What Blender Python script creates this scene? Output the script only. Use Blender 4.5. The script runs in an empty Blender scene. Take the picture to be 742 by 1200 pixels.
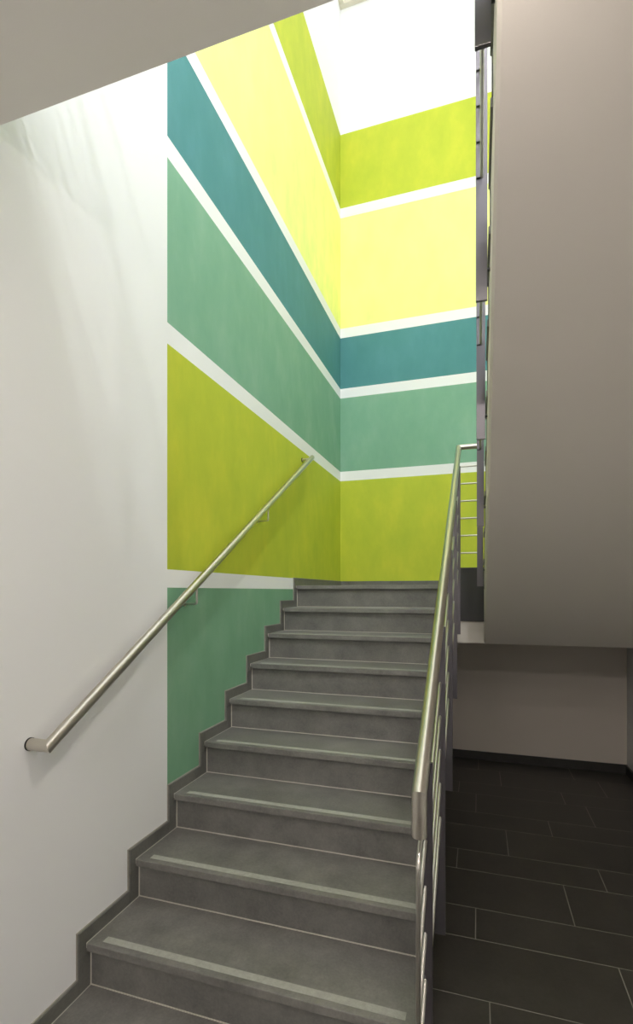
import bpy, bmesh, math, random
from mathutils import Vector
random.seed(7)
SC = bpy.context.scene
COL = SC.collection

# ------------------------------------------------------------------ measures
EYE = 1.653                     # camera height above the hall floor
WL = -1.407                     # left wall plane
WR = 1.283                      # right wall plane
WB = 5.20                       # back wall plane
WF = -3.2                       # wall behind the camera
RISE, RUN = 0.17, 0.2838
NOSE10 = 3.791                  # nosing of the landing
SX0, SX1 = -1.395, -0.168       # lower flight, left and right end of the treads
UX0 = 0.040                     # side of the upper flight
CEIL = 1.405 + EYE               # underside of the upper floor
UPF = CEIL + 0.342              # top of the upper floor
ROOF = 6.22 + EYE
SLAB_Y = 1.15                   # edge of the upper floor
RX = -0.141                     # plane of the lower railing
RX2 = 0.011                     # plane of the upper railing
LZ = 1.70                       # landing
SL = RISE / RUN
def nose_y(k): return NOSE10 - (10 - k) * RUN
CY, CZ = 3.958, EYE - 0.390     # crease between the upper flight and the landing slab

# ------------------------------------------------------------------ materials
def lin(c):
    r = []
    for v in c:
        v /= 255.0
        r.append(v / 12.92 if v <= 0.04045 else ((v + 0.055) / 1.055) ** 2.4)
    return (*r, 1.0)

def new_mat(name, rough=0.5, metal=0.0, color=(200, 200, 200), spec=0.5):
    m = bpy.data.materials.new(name); m.use_nodes = True
    b = m.node_tree.nodes['Principled BSDF']
    b.inputs['Base Color'].default_value = lin(color)
    b.inputs['Roughness'].default_value = rough
    b.inputs['Metallic'].default_value = metal
    b.inputs['Specular IOR Level'].default_value = spec
    return m, m.node_tree.nodes, m.node_tree.links, b

def noise(N, L, scale, detail=4, vec=None, rough=0.55):
    n = N.new('ShaderNodeTexNoise')
    n.inputs['Scale'].default_value = scale
    n.inputs['Detail'].default_value = detail
    n.inputs['Roughness'].default_value = rough
    if vec is not None: L.new(vec, n.inputs['Vector'])
    return n.outputs['Fac']

def ramp(N, L, fac, stops, mode='LINEAR'):
    r = N.new('ShaderNodeValToRGB'); r.color_ramp.interpolation = mode
    e = r.color_ramp.elements
    while len(e) < len(stops): e.new(0.5)
    for i, (p, c) in enumerate(stops):
        e[i].position = p; e[i].color = c
    if fac is not None: L.new(fac, r.inputs['Fac'])
    return r.outputs['Color']

def objvec(N, L, scale=(1, 1, 1), rnd=True):
    tc = N.new('ShaderNodeTexCoord')
    mp = N.new('ShaderNodeMapping'); mp.inputs['Scale'].default_value = scale
    L.new(tc.outputs['Object'], mp.inputs['Vector'])
    if rnd:
        oi = N.new('ShaderNodeObjectInfo')
        mu = N.new('ShaderNodeMath'); mu.operation = 'MULTIPLY'; mu.inputs[1].default_value = 40
        L.new(oi.outputs['Random'], mu.inputs[0])
        L.new(mu.outputs[0], mp.inputs['Location'])
    return mp.outputs['Vector']

def bump(N, L, b, h, strength, dist=0.002):
    bp = N.new('ShaderNodeBump'); bp.inputs['Strength'].default_value = strength
    bp.inputs['Distance'].default_value = dist
    L.new(h, bp.inputs['Height']); L.new(bp.outputs['Normal'], b.inputs['Normal'])

def g(v): return (v, v, v, 1)

def plaster(name, color):
    m, N, L, b = new_mat(name, 0.75, 0, color, 0.3)
    v = objvec(N, L, rnd=False)
    bump(N, L, b, noise(N, L, 260, 3, v), 0.12)
    return m
WHITE = (234, 235, 236)
M_wall = plaster('white_plaster', WHITE)
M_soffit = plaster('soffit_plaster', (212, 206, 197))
M_ceil = plaster('ceiling_plaster', (242, 238, 233))

LAMPLIT_WHITE = (212, 204, 194)  # white wall below the landing, warm dim lamplight mixed into its colour
LIME, SAGE, TEAL, YELL, FERN = (187, 197, 58), (126, 172, 144), (78, 138, 140), (246, 249, 150), (122, 166, 134)
def mural_material(name, axis, start, bands):
    """banded mural paint: bands by height, painted only past 'start' along axis"""
    m, N, L, b = new_mat(name, 0.7, 0, WHITE, 0.3)
    tc = N.new('ShaderNodeTexCoord'); sp = N.new('ShaderNodeSeparateXYZ')
    L.new(tc.outputs['Object'], sp.inputs[0])
    cols = isp = None
    for z, c in bands:
        if cols is None:
            rc = N.new('ShaderNodeRGB'); rc.outputs[0].default_value = lin(c); cols = rc.outputs[0]
            rv = N.new('ShaderNodeValue'); rv.outputs[0].default_value = 0.0 if c in (WHITE, LAMPLIT_WHITE) else 1.0; isp = rv.outputs[0]
            continue
        q = N.new('ShaderNodeMath'); q.operation = 'GREATER_THAN'; q.inputs[1].default_value = z
        L.new(sp.outputs['Z'], q.inputs[0])
        k = N.new('ShaderNodeMix'); k.data_type = 'RGBA'
        L.new(q.outputs[0], k.inputs['Factor']); L.new(cols, k.inputs['A']); k.inputs['B'].default_value = lin(c)
        cols = k.outputs['Result']
        k = N.new('ShaderNodeMix'); k.data_type = 'FLOAT'
        L.new(q.outputs[0], k.inputs['Factor']); L.new(isp, k.inputs[2]); k.inputs[3].default_value = 0.0 if c in (WHITE, LAMPLIT_WHITE) else 1.0
        isp = k.outputs[0]
    # cloudy hand-brushed glaze
    v1 = objvec(N, L, (1.6, 1.6, 1.0), False); v2 = objvec(N, L, (4, 4, 2.0), False)
    n1 = noise(N, L, 2.2, 5, v1, 0.6); n2 = noise(N, L, 1.5, 4, v2, 0.6)
    ad = N.new('ShaderNodeMath'); ad.operation = 'ADD'; L.new(n1, ad.inputs[0]); L.new(n2, ad.inputs[1])
    hf = N.new('ShaderNodeMath'); hf.operation = 'MULTIPLY'; hf.inputs[1].default_value = 0.5
    L.new(ad.outputs[0], hf.inputs[0])
    tint = ramp(N, L, hf.outputs[0], [(0.34, (0.84, 0.89, 0.90, 1)), (0.5, (0.95, 0.96, 0.98, 1)), (0.66, (1.12, 1.04, 1.10, 1))])
    mx = N.new('ShaderNodeMix'); mx.data_type = 'RGBA'; mx.blend_type = 'MULTIPLY'
    L.new(isp, mx.inputs['Factor']); L.new(cols, mx.inputs['A']); L.new(tint, mx.inputs['B'])
    gt = N.new('ShaderNodeMath'); gt.operation = 'GREATER_THAN'; gt.inputs[1].default_value = start
    L.new(sp.outputs[axis], gt.inputs[0])
    m2 = N.new('ShaderNodeMix'); m2.data_type = 'RGBA'; m2.inputs['A'].default_value = lin(WHITE)
    L.new(gt.outputs[0], m2.inputs['Factor']); L.new(mx.outputs['Result'], m2.inputs['B'])
    L.new(m2.outputs['Result'], b.inputs['Base Color'])
    bump(N, L, b, noise(N, L, 260, 3, objvec(N, L, rnd=False)), 0.12)
    return m
BANDS = [(0.0, FERN), (EYE + 0.018, WHITE), (EYE + 0.105, LIME), (EYE + 1.178, WHITE), (EYE + 1.279, SAGE), (EYE + 2.063, WHITE),
         (EYE + 2.165, TEAL), (EYE + 2.707, WHITE), (EYE + 2.809, YELL), (EYE + 3.992, WHITE), (EYE + 4.096, LIME), (EYE + 4.884, WHITE)]
BANDS_B = [(0.0, LAMPLIT_WHITE), (1.45, LIME)] + BANDS[3:]
M_mural_left = mural_material('mural_paint_left', 'Y', 2.0545, BANDS)
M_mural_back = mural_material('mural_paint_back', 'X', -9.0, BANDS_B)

def stone(name, c0, c1, rough, sc=7.0, spec=0.5, vary=0.08):
    m, N, L, b = new_mat(name, rough, 0, c0, spec)
    v = objvec(N, L)
    n1 = noise(N, L, sc, 6, v, 0.65); n2 = noise(N, L, sc * 14, 3, v, 0.7)
    ad = N.new('ShaderNodeMath'); ad.operation = 'MULTIPLY_ADD'; ad.inputs[1].default_value = 0.45
    L.new(n2, ad.inputs[0]); L.new(n1, ad.inputs[2])
    col = ramp(N, L, ad.outputs[0], [(0.50, lin(c0)), (0.95, lin(c1))])
    L.new(col, b.inputs['Base Color'])
    rr = ramp(N, L, n1, [(0.3, g(rough - vary)), (0.7, g(rough + vary))])
    L.new(rr, b.inputs['Roughness'])
    bump(N, L, b, n2, 0.08, 0.001)
    return m
M_tread = stone('stair_stone', (94, 93, 90), (127, 126, 121), 0.48)
M_riser = stone('riser_stone', (90, 90, 87), (122, 121, 116), 0.55)
M_skirt = stone('skirting_stone', (88, 88, 83), (114, 114, 108), 0.55)
M_tile = stone('floor_stone', (56, 54, 49), (72, 69, 63), 0.36, 5.0, 0.5, 0.03)
M_base = stone('baseboard_stone', (44, 43, 40), (58, 57, 53), 0.5)
M_grout = new_mat('pale_grout', 0.85, 0, (150, 147, 138))[0]
M_grout_s = new_mat('stair_grout', 0.85, 0, (188, 185, 174))[0]
M_strip = stone('anti_slip_grit', (146, 147, 140), (168, 169, 161), 0.8, 60)

M_steel = new_mat('brushed_steel', 0.30, 1.0, (200, 195, 184))[0]
M_rod = new_mat('steel_rod', 0.30, 1.0, (205, 202, 194))[0]
M_post = new_mat('anthracite_paint', 0.36, 0.8, (104, 101, 106))[0]
M_plate = new_mat('dark_steel_plate', 0.38, 0.6, (70, 70, 70))[0]
M_black = new_mat('black_rubber', 0.7, 0, (30, 29, 28))[0]
M_frame = plaster('window_frame_paint', (214, 208, 190))
M_trim = new_mat('lamp_trim', 0.4, 0, (225, 225, 222))[0]

def emit(name, color, strength):
    m = bpy.data.materials.new(name); m.use_nodes = True
    N, L = m.node_tree.nodes, m.node_tree.links
    N.clear()
    e = N.new('ShaderNodeEmission'); e.inputs['Color'].default_value = (*color, 1); e.inputs['Strength'].default_value = strength
    o = N.new('ShaderNodeOutputMaterial'); L.new(e.outputs[0], o.inputs['Surface'])
    return m
M_sky = emit('skylight_sky', (0.95, 0.98, 1.0), 1.9)
M_win = emit('window_sky', (0.95, 0.98, 1.0), 4.0)
M_win2 = emit('window_daylight', (0.95, 0.98, 1.0), 5.0)
M_lamp2 = emit('upper_lamp_glow', (0.97, 0.98, 1.0), 1200.0)
M_lamp = emit('lamp_glow', (1.0, 0.905, 0.84), 143.0)

# ------------------------------------------------------------------ mesh tools
def box(bm, x0, x1, y0, y1, z0, z1, bev=0.0, mi=0):
    vs = [bm.verts.new(p) for p in ((x0,y0,z0),(x1,y0,z0),(x1,y1,z0),(x0,y1,z0),(x0,y0,z1),(x1,y0,z1),(x1,y1,z1),(x0,y1,z1))]
    fs = [bm.faces.new([vs[i] for i in f]) for f in ((3,2,1,0),(4,5,6,7),(0,1,5,4),(1,2,6,5),(2,3,7,6),(3,0,4,7))]
    for f in fs: f.material_index = mi
    if bev > 0:
        es = list({e for f in fs for e in f.edges})
        r = bmesh.ops.bevel(bm, geom=es, offset=bev, segments=2, profile=0.5, affect='EDGES')
        for f in r['faces']: f.material_index = mi
    return vs

def prism_x(bm, pts, x0, x1):
    """closed polygon pts [(y,z)...] swept from x0 to x1"""
    a = [bm.verts.new((x0, y, z)) for y, z in pts]
    c = [bm.verts.new((x1, y, z)) for y, z in pts]
    n = len(pts)
    bm.faces.new(a); bm.faces.new(list(reversed(c)))
    for i in range(n):
        j = (i + 1) % n
        bm.faces.new((a[j], a[i], c[i], c[j]))
    bmesh.ops.recalc_face_normals(bm, faces=bm.faces)
    return a, c

def tube(bm, path, r, seg=20, cap=True, squash=0.0):
    """mitred round tube along a polyline"""
    P = [Vector(p) for p in path]
    d = [(P[i+1] - P[i]).normalized() for i in range(len(P) - 1)]
    up = Vector((0, 0, 1)) if abs(d[0].z) < 0.9 else Vector((0, 1, 0))
    u = d[0].cross(up).normalized(); v = u.cross(d[0]).normalized()
    ring = [P[0] + (u * math.cos(2*math.pi*i/seg) + v * math.sin(2*math.pi*i/seg)) * r for i in range(seg)]
    rings = [[bm.verts.new(p) for p in ring]]
    for k in range(1, len(P)):
        n = d[k-1] if k == len(P) - 1 else (d[k-1] + d[k]).normalized()
        nr = []
        for p in ring:
            t = (P[k] - p).dot(n) / d[k-1].dot(n)
            nr.append(p + d[k-1] * t)
        rings.append([bm.verts.new(p) for p in nr])
        ring = nr
    for a, c in zip(rings, rings[1:]):
        for i in range(seg):
            f = bm.faces.new((a[i], a[(i+1) % seg], c[(i+1) % seg], c[i])); f.smooth = True
    sharp = []
    if cap:
        bm.faces.new(list(reversed(rings[0]))); bm.faces.new(rings[-1]); sharp += [rings[0], rings[-1]]
    for k in range(1, len(P) - 1):
        if d[k-1].angle(d[k]) > 0.35: sharp.append(rings[k])
    for rg in sharp:
        for i in range(seg):
            e = bm.edges.get((rg[i], rg[(i+1) % seg]))
            if e: e.smooth = False
    bmesh.ops.recalc_face_normals(bm, faces=bm.faces)

def arc(p0, p1, p2, r, n=5):
    """rounds the corner p1 of a path with radius r"""
    p0, p1, p2 = Vector(p0), Vector(p1), Vector(p2)
    a = (p0 - p1).normalized(); c = (p2 - p1).normalized()
    ang = a.angle(c); t = r / math.tan(ang / 2)
    s, e = p1 + a * t, p1 + c * t
    return [tuple((s*(1-q) + p1*q)*(1-q) + (p1*(1-q) + e*q)*q) for q in [i / n for i in range(n + 1)]]

def disc(bm, c, axis, r, h, seg=24, mi=0):
    c = Vector(c); ax = Vector(axis)
    tube(bm, [c, c + ax * h], r, seg)

def link(name, bm, mats, parent=None):
    base = parent_base.get(parent, Vector((0, 0, 0))) if parent else Vector((0, 0, 0))
    if parent: bmesh.ops.translate(bm, verts=bm.verts, vec=-base)
    me = bpy.data.meshes.new(name); bm.to_mesh(me); bm.free()
    for m in (mats if isinstance(mats, (list, tuple)) else [mats]): me.materials.append(m)
    o = bpy.data.objects.new(name, me); COL.objects.link(o)
    if parent: o.parent = parent; parent_base[o] = base
    return o
parent_base = {}

def thing(name, label, cat, loc, group=None):
    o = bpy.data.objects.new(name, None); COL.objects.link(o)
    o.location = loc; o.empty_display_size = 0.1
    o['label'] = label; o['category'] = cat
    if group: o['group'] = group
    parent_base[o] = Vector(loc)
    return o

def struct(name, bm, mats):
    o = link(name, bm, mats); o['kind'] = 'structure'
    return o
B = bmesh.new

# ------------------------------------------------------------------ the setting
bm = B(); box(bm, WL - 0.15, WL, WF, WB + 0.15, -0.2, ROOF + 0.4); struct('wall_left', bm, M_mural_left)
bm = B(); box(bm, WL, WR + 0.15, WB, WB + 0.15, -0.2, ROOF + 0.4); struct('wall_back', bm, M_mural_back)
# right wall, with a tall window on the upper floor beside the stair well
ry0, ry1, rz0, rz1 = -2.5, 0.95, UPF + 0.85, UPF + 3.5
bm = B()
box(bm, WR, WR + 0.15, WF, WB, -0.2, rz0); box(bm, WR, WR + 0.15, WF, WB, rz1, ROOF + 0.4)
box(bm, WR, WR + 0.15, WF, ry0, rz0, rz1); box(bm, WR, WR + 0.15, ry1, WB, rz0, rz1)
struct('wall_right', bm, M_wall)
bm = B()
for i in range(5):
    yy = ry0 + (ry1 - ry0 - 0.07) * i / 4
    box(bm, WR + 0.03, WR + 0.10, yy, yy + 0.07, rz0, rz1, 0.004)
for z in (rz0, rz1 - 0.07): box(bm, WR + 0.032, WR + 0.098, ry0, ry1, z, z + 0.07, 0.004)
w3 = struct('window_3', bm, M_frame)
bm = B(); box(bm, WR + 0.125, WR + 0.135, ry0, ry1, rz0, rz1); link('pane', bm, M_win2, w3)

# wall behind the camera, with the upper floor's window opening
wx0, wx1, wz0, wz1 = WL + 0.12, WR - 0.12, UPF + 0.6, UPF + 3.2
bm = B()
box(bm, WL - 0.15, WR + 0.15, WF - 0.15, WF, -0.2, wz0)
box(bm, WL - 0.15, WR + 0.15, WF - 0.15, WF, wz1, ROOF + 0.4)
box(bm, WL - 0.15, wx0, WF - 0.15, WF, wz0, wz1)
box(bm, wx1, WR + 0.15, WF - 0.15, WF, wz0, wz1)
struct('wall_front', bm, M_wall)
bm = B()
for x in (wx0, wx0 + (wx1 - wx0) / 3, wx0 + 2 * (wx1 - wx0) / 3, wx1 - 0.06):
    box(bm, x, x + 0.06, WF - 0.09, WF - 0.03, wz0, wz1, 0.004)
for z in (wz0, (wz0 + wz1) / 2, wz1 - 0.06):
    box(bm, wx0, wx1, WF - 0.088, WF - 0.032, z, z + 0.06, 0.004)
w1 = struct('window_1', bm, M_frame)
bm = B(); box(bm, wx0, wx1, WF - 0.135, WF - 0.125, wz0, wz1)
link('pane', bm, M_win, w1)

# hall floor: grout bed and stone slabs in rows of two depths
bm = B()
box(bm, WL, WR, WF, WB, -0.2, -0.0006, mi=0)
rows = [(2.140, 2.506, .585), (2.506, 2.752, -.013), (2.752, 3.118, .454), (3.118, 3.356, -.125), (3.356, 3.712, .18),
        (3.712, 3.950, .476), (3.950, 4.305, -.018), (4.305, 4.545, .644), (4.545, 4.900, .185), (4.900, 5.20, .0), (1.900, 2.140, .043)]
y = 1.900; k = 0
while y > WF + 0.02:
    d = (0.362, 0.243)[k % 2]
    rows.append((max(y - d, WF), y, random.uniform(-.3, .4))); y -= d; k += 1
J = 0.0022
for y0, y1, off in rows:
    x = off - 4 * 0.8
    while x < WR:
        a, c = max(x, WL), min(x + 0.8, WR)
        if c - a > 0.02:
            vs = box(bm, a + J, c - J, y0 + J, y1 - J, -0.02, 0.0, mi=1)
        x += 0.8
struct('floor', bm, [M_grout, M_tile])

# upper floor slab: its underside is the hall ceiling
bm = B(); box(bm, WL, WR, WF, SLAB_Y, CEIL, UPF, 0.0)
struct('ceiling', bm, M_ceil)

# roof over the shaft with the glazed opening
gx0, gx1, gy0, gy1 = WL + 0.05, WR - 0.05, 0.9, WB - 0.05
bm = B()
box(bm, WL, WR, WF, gy0, ROOF, ROOF + 0.2)
struct('ceiling_roof', bm, M_ceil)
bm = B()
box(bm, WL, WR, gy1, WB, ROOF, ROOF + 0.14, 0.004); box(bm, WL, WR, gy0, gy0 + 0.06, ROOF, ROOF + 0.14, 0.004)
box(bm, WL, gx0, gy0, gy1, ROOF + 0.001, ROOF + 0.139, 0.004); box(bm, gx1, WR, gy0, gy1, ROOF + 0.001, ROOF + 0.139, 0.004)
for i in range(1, 6):
    yy = gy0 + (gy1 - gy0) * i / 6
    box(bm, gx0, gx1, yy - 0.04, yy + 0.04, ROOF + 0.002, ROOF + 0.138, 0.004)
w2 = struct('window_2', bm, M_frame)
bm = B(); box(bm, WL + 0.01, WR - 0.01, gy0 + 0.01, WB - 0.01, ROOF + 0.16, ROOF + 0.17)
link('pane', bm, M_sky, w2)

# baseboards of the hall and under the landing
bm = B(); box(bm, SX0, WR, WB - 0.014, WB, 0, 0.082, 0.002); struct('baseboard_back', bm, M_base)
bm = B(); box(bm, WR - 0.014, WR, WF, WB - 0.014, 0, 0.082, 0.002); struct('baseboard_right', bm, M_base)

# stepped stone skirting on the left wall (treads, risers and landing)
bm = B()
F, U = 0.033, 0.053
for k in range(1, 11):
    y0 = nose_y(k) - F
    y1 = nose_y(k + 1) - F if k < 10 else WB
    box(bm, WL, SX0, y0, y1 - 0.0015, RISE * k - 0.045, RISE * k + (U if k < 10 else 0.061), 0.0012)
    # pale sealant bead along the top and front edge
    box(bm, WL, WL + 0.005, y0 - 0.003, y1 - 0.0015, RISE * k + (U if k < 10 else 0.061), RISE * k + (U if k < 10 else 0.061) + 0.002, mi=1)
    box(bm, WL, WL + 0.005, y0 - 0.002, y0, RISE * (k - 1) + U, RISE * k + (U if k < 10 else 0.061), mi=1)
    box(bm, WL, SX0 - 0.0004, y0, y0 + 0.062, RISE * (k - 1) + (U if k > 1 else 0) - (0.10 if k > 1 else 0), RISE * k - 0.0465, 0.0012)
box(bm, WL, SX0, WF, nose_y(1) - F, 0, U, 0.0012)
struct('baseboard_left', bm, [M_skirt, M_grout])
bm = B(); box(bm, SX0, WR, WB - 0.012, WB, LZ, LZ + 0.061, 0.0012); struct('baseboard_landing', bm, M_skirt)

# ------------------------------------------------------------------ lower staircase
st = thing('staircase', 'lower stair flight of dark grey stone rising to the landing beside the striped mural', 'staircase', (-0.78, nose_y(1), 0))
core = [(nose_y(1) + 0.046, 0.0)]
for k in range(1, 10):
    core += [(nose_y(k) + 0.046, RISE * k - 0.031), (nose_y(k + 1) + 0.046, RISE * k - 0.031)]
core += [(nose_y(10) + 0.046, LZ - 0.031), (3.957, LZ - 0.031), (3.957, CZ), (CY - CZ / 0.599, 0.0)]
bm = B(); prism_x(bm, core, WL + 0.002, SX1 - 0.034); link('stair_body', bm, M_wall, st)
gb = B()
for k in range(1, 11):
    y0, z = nose_y(k), RISE * k
    y1 = nose_y(k + 1) + 0.0245 if k < 10 else 3.957
    bm = B(); box(bm, SX0 + 0.003, SX1, y0, y1, z - 0.030, z, 0.0025)
    tr = link('tread', bm, M_tread, st)
    if k < 10 or True:
        bm = B(); box(bm, SX0 + 0.055, SX1 - 0.045, y0 + 0.026, y0 + 0.056, z - 0.001, z + 0.0008)
        link('anti_slip_strip', bm, M_strip, tr)['label'] = 'pale grit anti-slip strip'
    bm = B(); box(bm, SX0 + 0.005, SX1 - 0.002, y0 + 0.025, y0 + 0.046, z - RISE + 0.003, z - 0.031)
    link('riser', bm, M_riser, st)
    # grout beads: foot of the riser, ends of riser and tread
    if k > 1: box(gb, SX0, SX1, y0 + 0.0225, y0 + 0.03, z - RISE - 0.001, z - RISE + 0.0035)
    box(gb, SX0 - 0.001, SX0 + 0.0048, y0 + 0.024, y0 + 0.04, z - RISE, z - 0.031)
    box(gb, SX0 - 0.001, SX0 + 0.003, y0 + 0.003, y1, z - 0.02, z - 0.0005)
link('grout_joint', gb, M_grout_s, st)

# ------------------------------------------------------------------ landing
ld = thing('stair_landing', 'dark stone landing between the two flights in front of the striped back wall', 'landing', (0, 4.5, LZ - 0.44))
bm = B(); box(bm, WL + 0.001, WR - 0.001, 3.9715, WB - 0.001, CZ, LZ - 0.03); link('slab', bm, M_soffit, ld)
bm = B(); box(bm, SX0 + 0.003, WR - 0.001, 3.962, WB - 0.012, LZ - 0.029, LZ, 0.002); link('stone_floor', bm, M_tread, ld)
bm = B(); box(bm, SX1 + 0.003, UX0 + 0.004, 3.960, 3.971, EYE - 0.226, EYE + 0.180, 0.001); link('kick_plate', bm, M_plate, ld)['label'] = 'dark steel kick plate'

# ------------------------------------------------------------------ upper flight
uf = thing('staircase', 'upper stair flight overhead at right, seen from below as smooth grey soffit', 'staircase', (0.66, 4.0, LZ))
NU = 3.81
def un(k): return NU - (k - 1) * RUN
pts = [(CY, CZ), (CY, LZ - 0.031), (un(1), LZ - 0.031)]
for k in range(1, 11):
    pts += [(un(k) - 0.026, LZ + RISE * (k - 1) - (0.031)), (un(k) - 0.026, LZ + RISE * k - 0.031)]
pts += [(SLAB_Y + 0.001, LZ + RISE * 10 - 0.031), (SLAB_Y + 0.001, CEIL - 0.001)]
yc = CY - (CEIL - CZ) / 0.599
pts += [(yc, CEIL - 0.001)]
bm = B()
pts2 = []
for p in pts:
    if not pts2 or (abs(p[0]-pts2[-1][0]) + abs(p[1]-pts2[-1][1])) > 1e-5: pts2.append(p)
a, c = prism_x(bm, pts2, UX0, WR - 0.001)
e = bm.edges.get((a[0], a[-1]))
bmesh.ops.bevel(bm, geom=[e], offset=0.010, segments=1, profile=0.5, affect='EDGES')
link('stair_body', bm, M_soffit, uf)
for k in range(1, 11):
    y0, z = un(k), LZ + RISE * k
    y1 = un(k + 1) - 0.026 if k < 10 else SLAB_Y + 0.004
    bm = B(); box(bm, UX0 - 0.008, WR - 0.004, y1, y0, z - 0.030, z, 0.0025); link('tread', bm, M_tread, uf)
    bm = B(); box(bm, UX0 - 0.004, WR - 0.004, y0 - 0.0255, y0 - 0.010, z - RISE + 0.001, z - 0.031); link('riser', bm, M_riser, uf)

# ------------------------------------------------------------------ railings
DZ = 0.13
NL = LZ - SL * NOSE10           # nosing line of the lower flight: z = NL + SL*y
def rail_z(y): return EYE - 0.507 + 0.600 * (y - 1.28)
YT = 3.93                       # railing across the well
rl = thing('stair_railing', 'steel railing with round handrail and dark flat posts along the lower flight', 'railing', (RX, 1.28, 0))
bm = B()
tube(bm, [(RX, 1.28, rail_z(1.28) - 0.105), (RX, 1.28, rail_z(1.28)), (RX, YT, rail_z(YT)), (RX2, YT, rail_z(YT))], 0.0195, 24)
link('handrail', bm, M_steel, rl)
bm = B(); tube(bm, [(RX, 1.28, rail_z(1.28) - 0.1049), (RX, 1.28, rail_z(1.28) - 0.109)], 0.0185, 24); link('end_cap', bm, M_steel, rl)

def post(parent, x, y, zb, zt, pins, side):
    bm = B(); box(bm, x - 0.020, x + 0.020, y - 0.006, y + 0.006, zb, zt, 0.0012)
    o = link('post', bm, M_post, parent)
    bm = B(); tube(bm, [(x, y, zt - 0.002), (x, y, zt + 0.035)], 0.006, 12); link('pin', bm, M_rod, o)
    for z in pins:
        bm = B(); tube(bm, [(x - 0.018, y - 0.0085, z), (x - 0.003, y - 0.0085, z)], 0.0028, 8); link('rod_clamp', bm, M_plate, o)
    for q in (0.11,):
        bm = B(); tube(bm, [(x + side * 0.018, y, zb + q), (x + side * 0.034, y, zb + q)], 0.006, 10); link('fixing_bolt', bm, M_plate, o)
    return o
bar_off = [0.145 + DZ * i for i in range(6)]     # below the handrail axis
py = [1.430 + 2 * RUN * i for i in range(5)]
for y in py:
    zt = rail_z(y) - 0.06
    post(rl, RX, y, NL + SL * y - 0.297, zt, [rail_z(y) - b for b in bar_off], -1)
# six infill rods: up the slope, then level across the well; the top one turns down at the near end
for i, b in enumerate(bar_off):
    y0 = 1.265
    p = [(RX, YT - 0.0, rail_z(YT) - b), (RX2, YT, rail_z(YT) - b)]
    start = (RX, y0, rail_z(y0) - b)
    if i == 0:
        ys = y0 - 0.01
        zlow = NL + SL * y0 + 0.06
        c = arc((RX, ys, zlow), (RX, ys, rail_z(ys) - b), (RX, YT, rail_z(YT) - b), 0.045)
        path = [(RX, ys, zlow)] + c + p
    else:
        path = [start] + p
    bm = B(); tube(bm, path, 0.006, 12); link('infill_rod', bm, M_rod, rl)

NL2 = 2.5 + EYE
ur = thing('stair_railing', 'upper flight railing seen edge-on as grey flat posts beside the overhead soffit', 'railing', (RX2, 3.93, LZ))
def rail2_z(y): return rail_z(YT) + 0.600 * (YT - y)
bm = B(); tube(bm, [(RX2, YT - 0.02, rail2_z(YT - 0.02)), (RX2, SLAB_Y + 0.02, rail2_z(SLAB_Y + 0.02)), (RX2, SLAB_Y + 0.02, rail2_z(SLAB_Y) - 0.10)], 0.0195, 20)
link('handrail', bm, M_steel, ur)
for i in range(5):
    y = 1.352 + 2 * RUN * i - 0.002 * i
    post(ur, RX2, y, 2.2 + EYE - 0.599 * y, rail2_z(y) - 0.06, [rail2_z(y) - b for b in bar_off], 1)
for b in bar_off:
    bm = B(); tube(bm, [(RX2, YT - 0.01, rail2_z(YT - 0.01) - b), (RX2, SLAB_Y + 0.03, rail2_z(SLAB_Y + 0.03) - b)], 0.006, 12)
    link('infill_rod', bm, M_rod, ur)

# guard rail across the edge of the upper floor
gr = thing('guard_railing', 'steel guard rail across the edge of the upper floor above the hall', 'railing', (-0.7, SLAB_Y - 0.05, UPF))
yg = SLAB_Y - 0.04
bm = B(); tube(bm, [(WL + 0.001, yg, UPF + 1.0), (RX2 - 0.04, yg, UPF + 1.0)], 0.0195, 20); link('handrail', bm, M_steel, gr)
for x in (WL + 0.10, WL + 0.70, RX - 0.02):
    bm = B(); box(bm, x - 0.02, x + 0.02, yg - 0.006, yg + 0.006, UPF, UPF + 0.98, 0.001); link('post', bm, M_post, gr)
for i in range(6):
    bm = B(); tube(bm, [(WL + 0.001, yg, UPF + 0.2 + DZ * i), (RX2 - 0.04, yg, UPF + 0.2 + DZ * i)], 0.006, 12); link('infill_rod', bm, M_rod, gr)

# ------------------------------------------------------------------ wall handrail
HX = WL + 0.077
wh = thing('wall_handrail', 'round brushed steel handrail fixed to the left wall above the steps', 'handrail', (WL, 1.286, 1.15))
def wz(y): return EYE - 0.503 + 0.598 * (y - 1.286)
bm = B(); tube(bm, [(WL + 0.004, 1.286, wz(1.286)), (HX, 1.286, wz(1.286)), (HX, 4.01, wz(4.01))], 0.020, 24)
link('rail', bm, M_steel, wh)
bm = B(); tube(bm, [(WL, 1.286, wz(1.286)), (WL + 0.005, 1.286, wz(1.286))], 0.0215, 24); link('wall_gasket', bm, M_black, wh)['label'] = 'thin black ring against the wall'
for y in (2.19, 3.08):
    z = wz(y)
    bm = B()
    tube(bm, [(HX, y, z - 0.018)] + arc((HX, y, z - 0.018), (HX, y, z - 0.10), (WL, y + 0.01, z - 0.10), 0.012) + [(WL + 0.003, y + 0.01, z - 0.10)], 0.006, 12)
    br = link('bracket', bm, M_rod, wh)
    bm = B(); tube(bm, [(WL, y + 0.01, z - 0.10), (WL + 0.004, y + 0.01, z - 0.10)], 0.014, 20); link('rosette', bm, M_steel, br)
bm = B(); tube(bm, [(WL + 0.003, 3.97, wz(3.97) - 0.002), (HX, 3.97, wz(3.97) - 0.002)], 0.011, 16); br = link('bracket', bm, M_steel, wh)
bm = B(); tube(bm, [(WL, 3.97, wz(3.97) - 0.002), (WL + 0.004, 3.97, wz(3.97) - 0.002)], 0.018, 20); link('rosette', bm, M_black, br)

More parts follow.
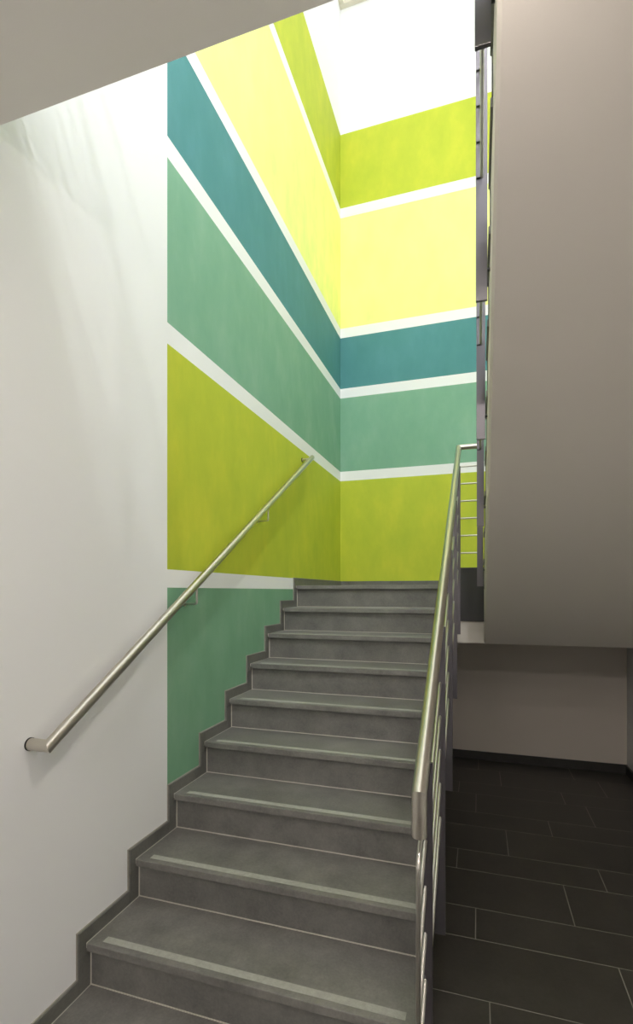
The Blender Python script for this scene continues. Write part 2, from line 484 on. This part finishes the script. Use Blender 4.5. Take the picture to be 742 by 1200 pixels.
# ------------------------------------------------------------------ hall ceiling lamps
def ceiling_lamp(x, y, z, r, h, mat, label, group):
    lp = thing('ceiling_light', label, 'light', (x, y, z), group)
    bm = B(); tube(bm, [(x, y, z), (x, y, z - 0.012)], r + 0.02, 32); link('mounting_plate', bm, M_trim, lp)
    bm = B(); tube(bm, [(x, y, z - 0.0122), (x, y, z - 0.012 - h)], r, 32); link('diffuser', bm, mat, lp)
for x, y, r, where in ((0.40, -0.20, 0.075, 'nearer the right wall'), (0.0, 0.83, 0.075, 'closest to the upper flight'),
                    (-0.55, -1.5, 0.12, 'added as fill deep in the hall, left'), (0.6, -1.7, 0.12, 'added as fill deep in the hall, right')):  # the two deep lamps are unseen, added to brighten the ceiling by bounce
    ceiling_lamp(x, y, CEIL, r, 0.02, M_lamp, 'round opal ceiling light ' + where, 'hall ceiling lights')
for y, where in ((-0.35, 'nearest the stair well'), (-1.1, 'further from the stair well')):
    ceiling_lamp(0.85, y, ROOF, 0.085, 0.02, M_lamp2, 'round bright ceiling light on the upper floor, ' + where, 'upper floor ceiling lights')

# ------------------------------------------------------------------ camera
TH = math.atan2(189.7, 588.7)
cam = bpy.data.cameras.new('camera'); co = bpy.data.objects.new('camera', cam); COL.objects.link(co)
co.location = (0, 0, EYE); co.rotation_euler = (math.pi / 2, 0, TH)
cam.sensor_fit = 'HORIZONTAL'; cam.sensor_width = 36; cam.lens = 36 * 589 / 742
cam.shift_y = 93 / 742; cam.clip_start = 0.02
SC.camera = co

w = bpy.data.worlds.new('world'); SC.world = w; w.use_nodes = True
w.node_tree.nodes['Background'].inputs[0].default_value = (0.9, 0.95, 1, 1)
w.node_tree.nodes['Background'].inputs[1].default_value = 0.3
SC.view_settings.view_transform = 'Standard'; SC.view_settings.look = 'None'
SC.view_settings.exposure = 0.0; SC.view_settings.gamma = 1
SC.view_settings.use_curve_mapping = False
SC.cycles.max_bounces = 12; SC.cycles.diffuse_bounces = 8; SC.cycles.glossy_bounces = 4
SC.cycles.use_denoising = True; SC.cycles.sample_clamp_indirect = 8
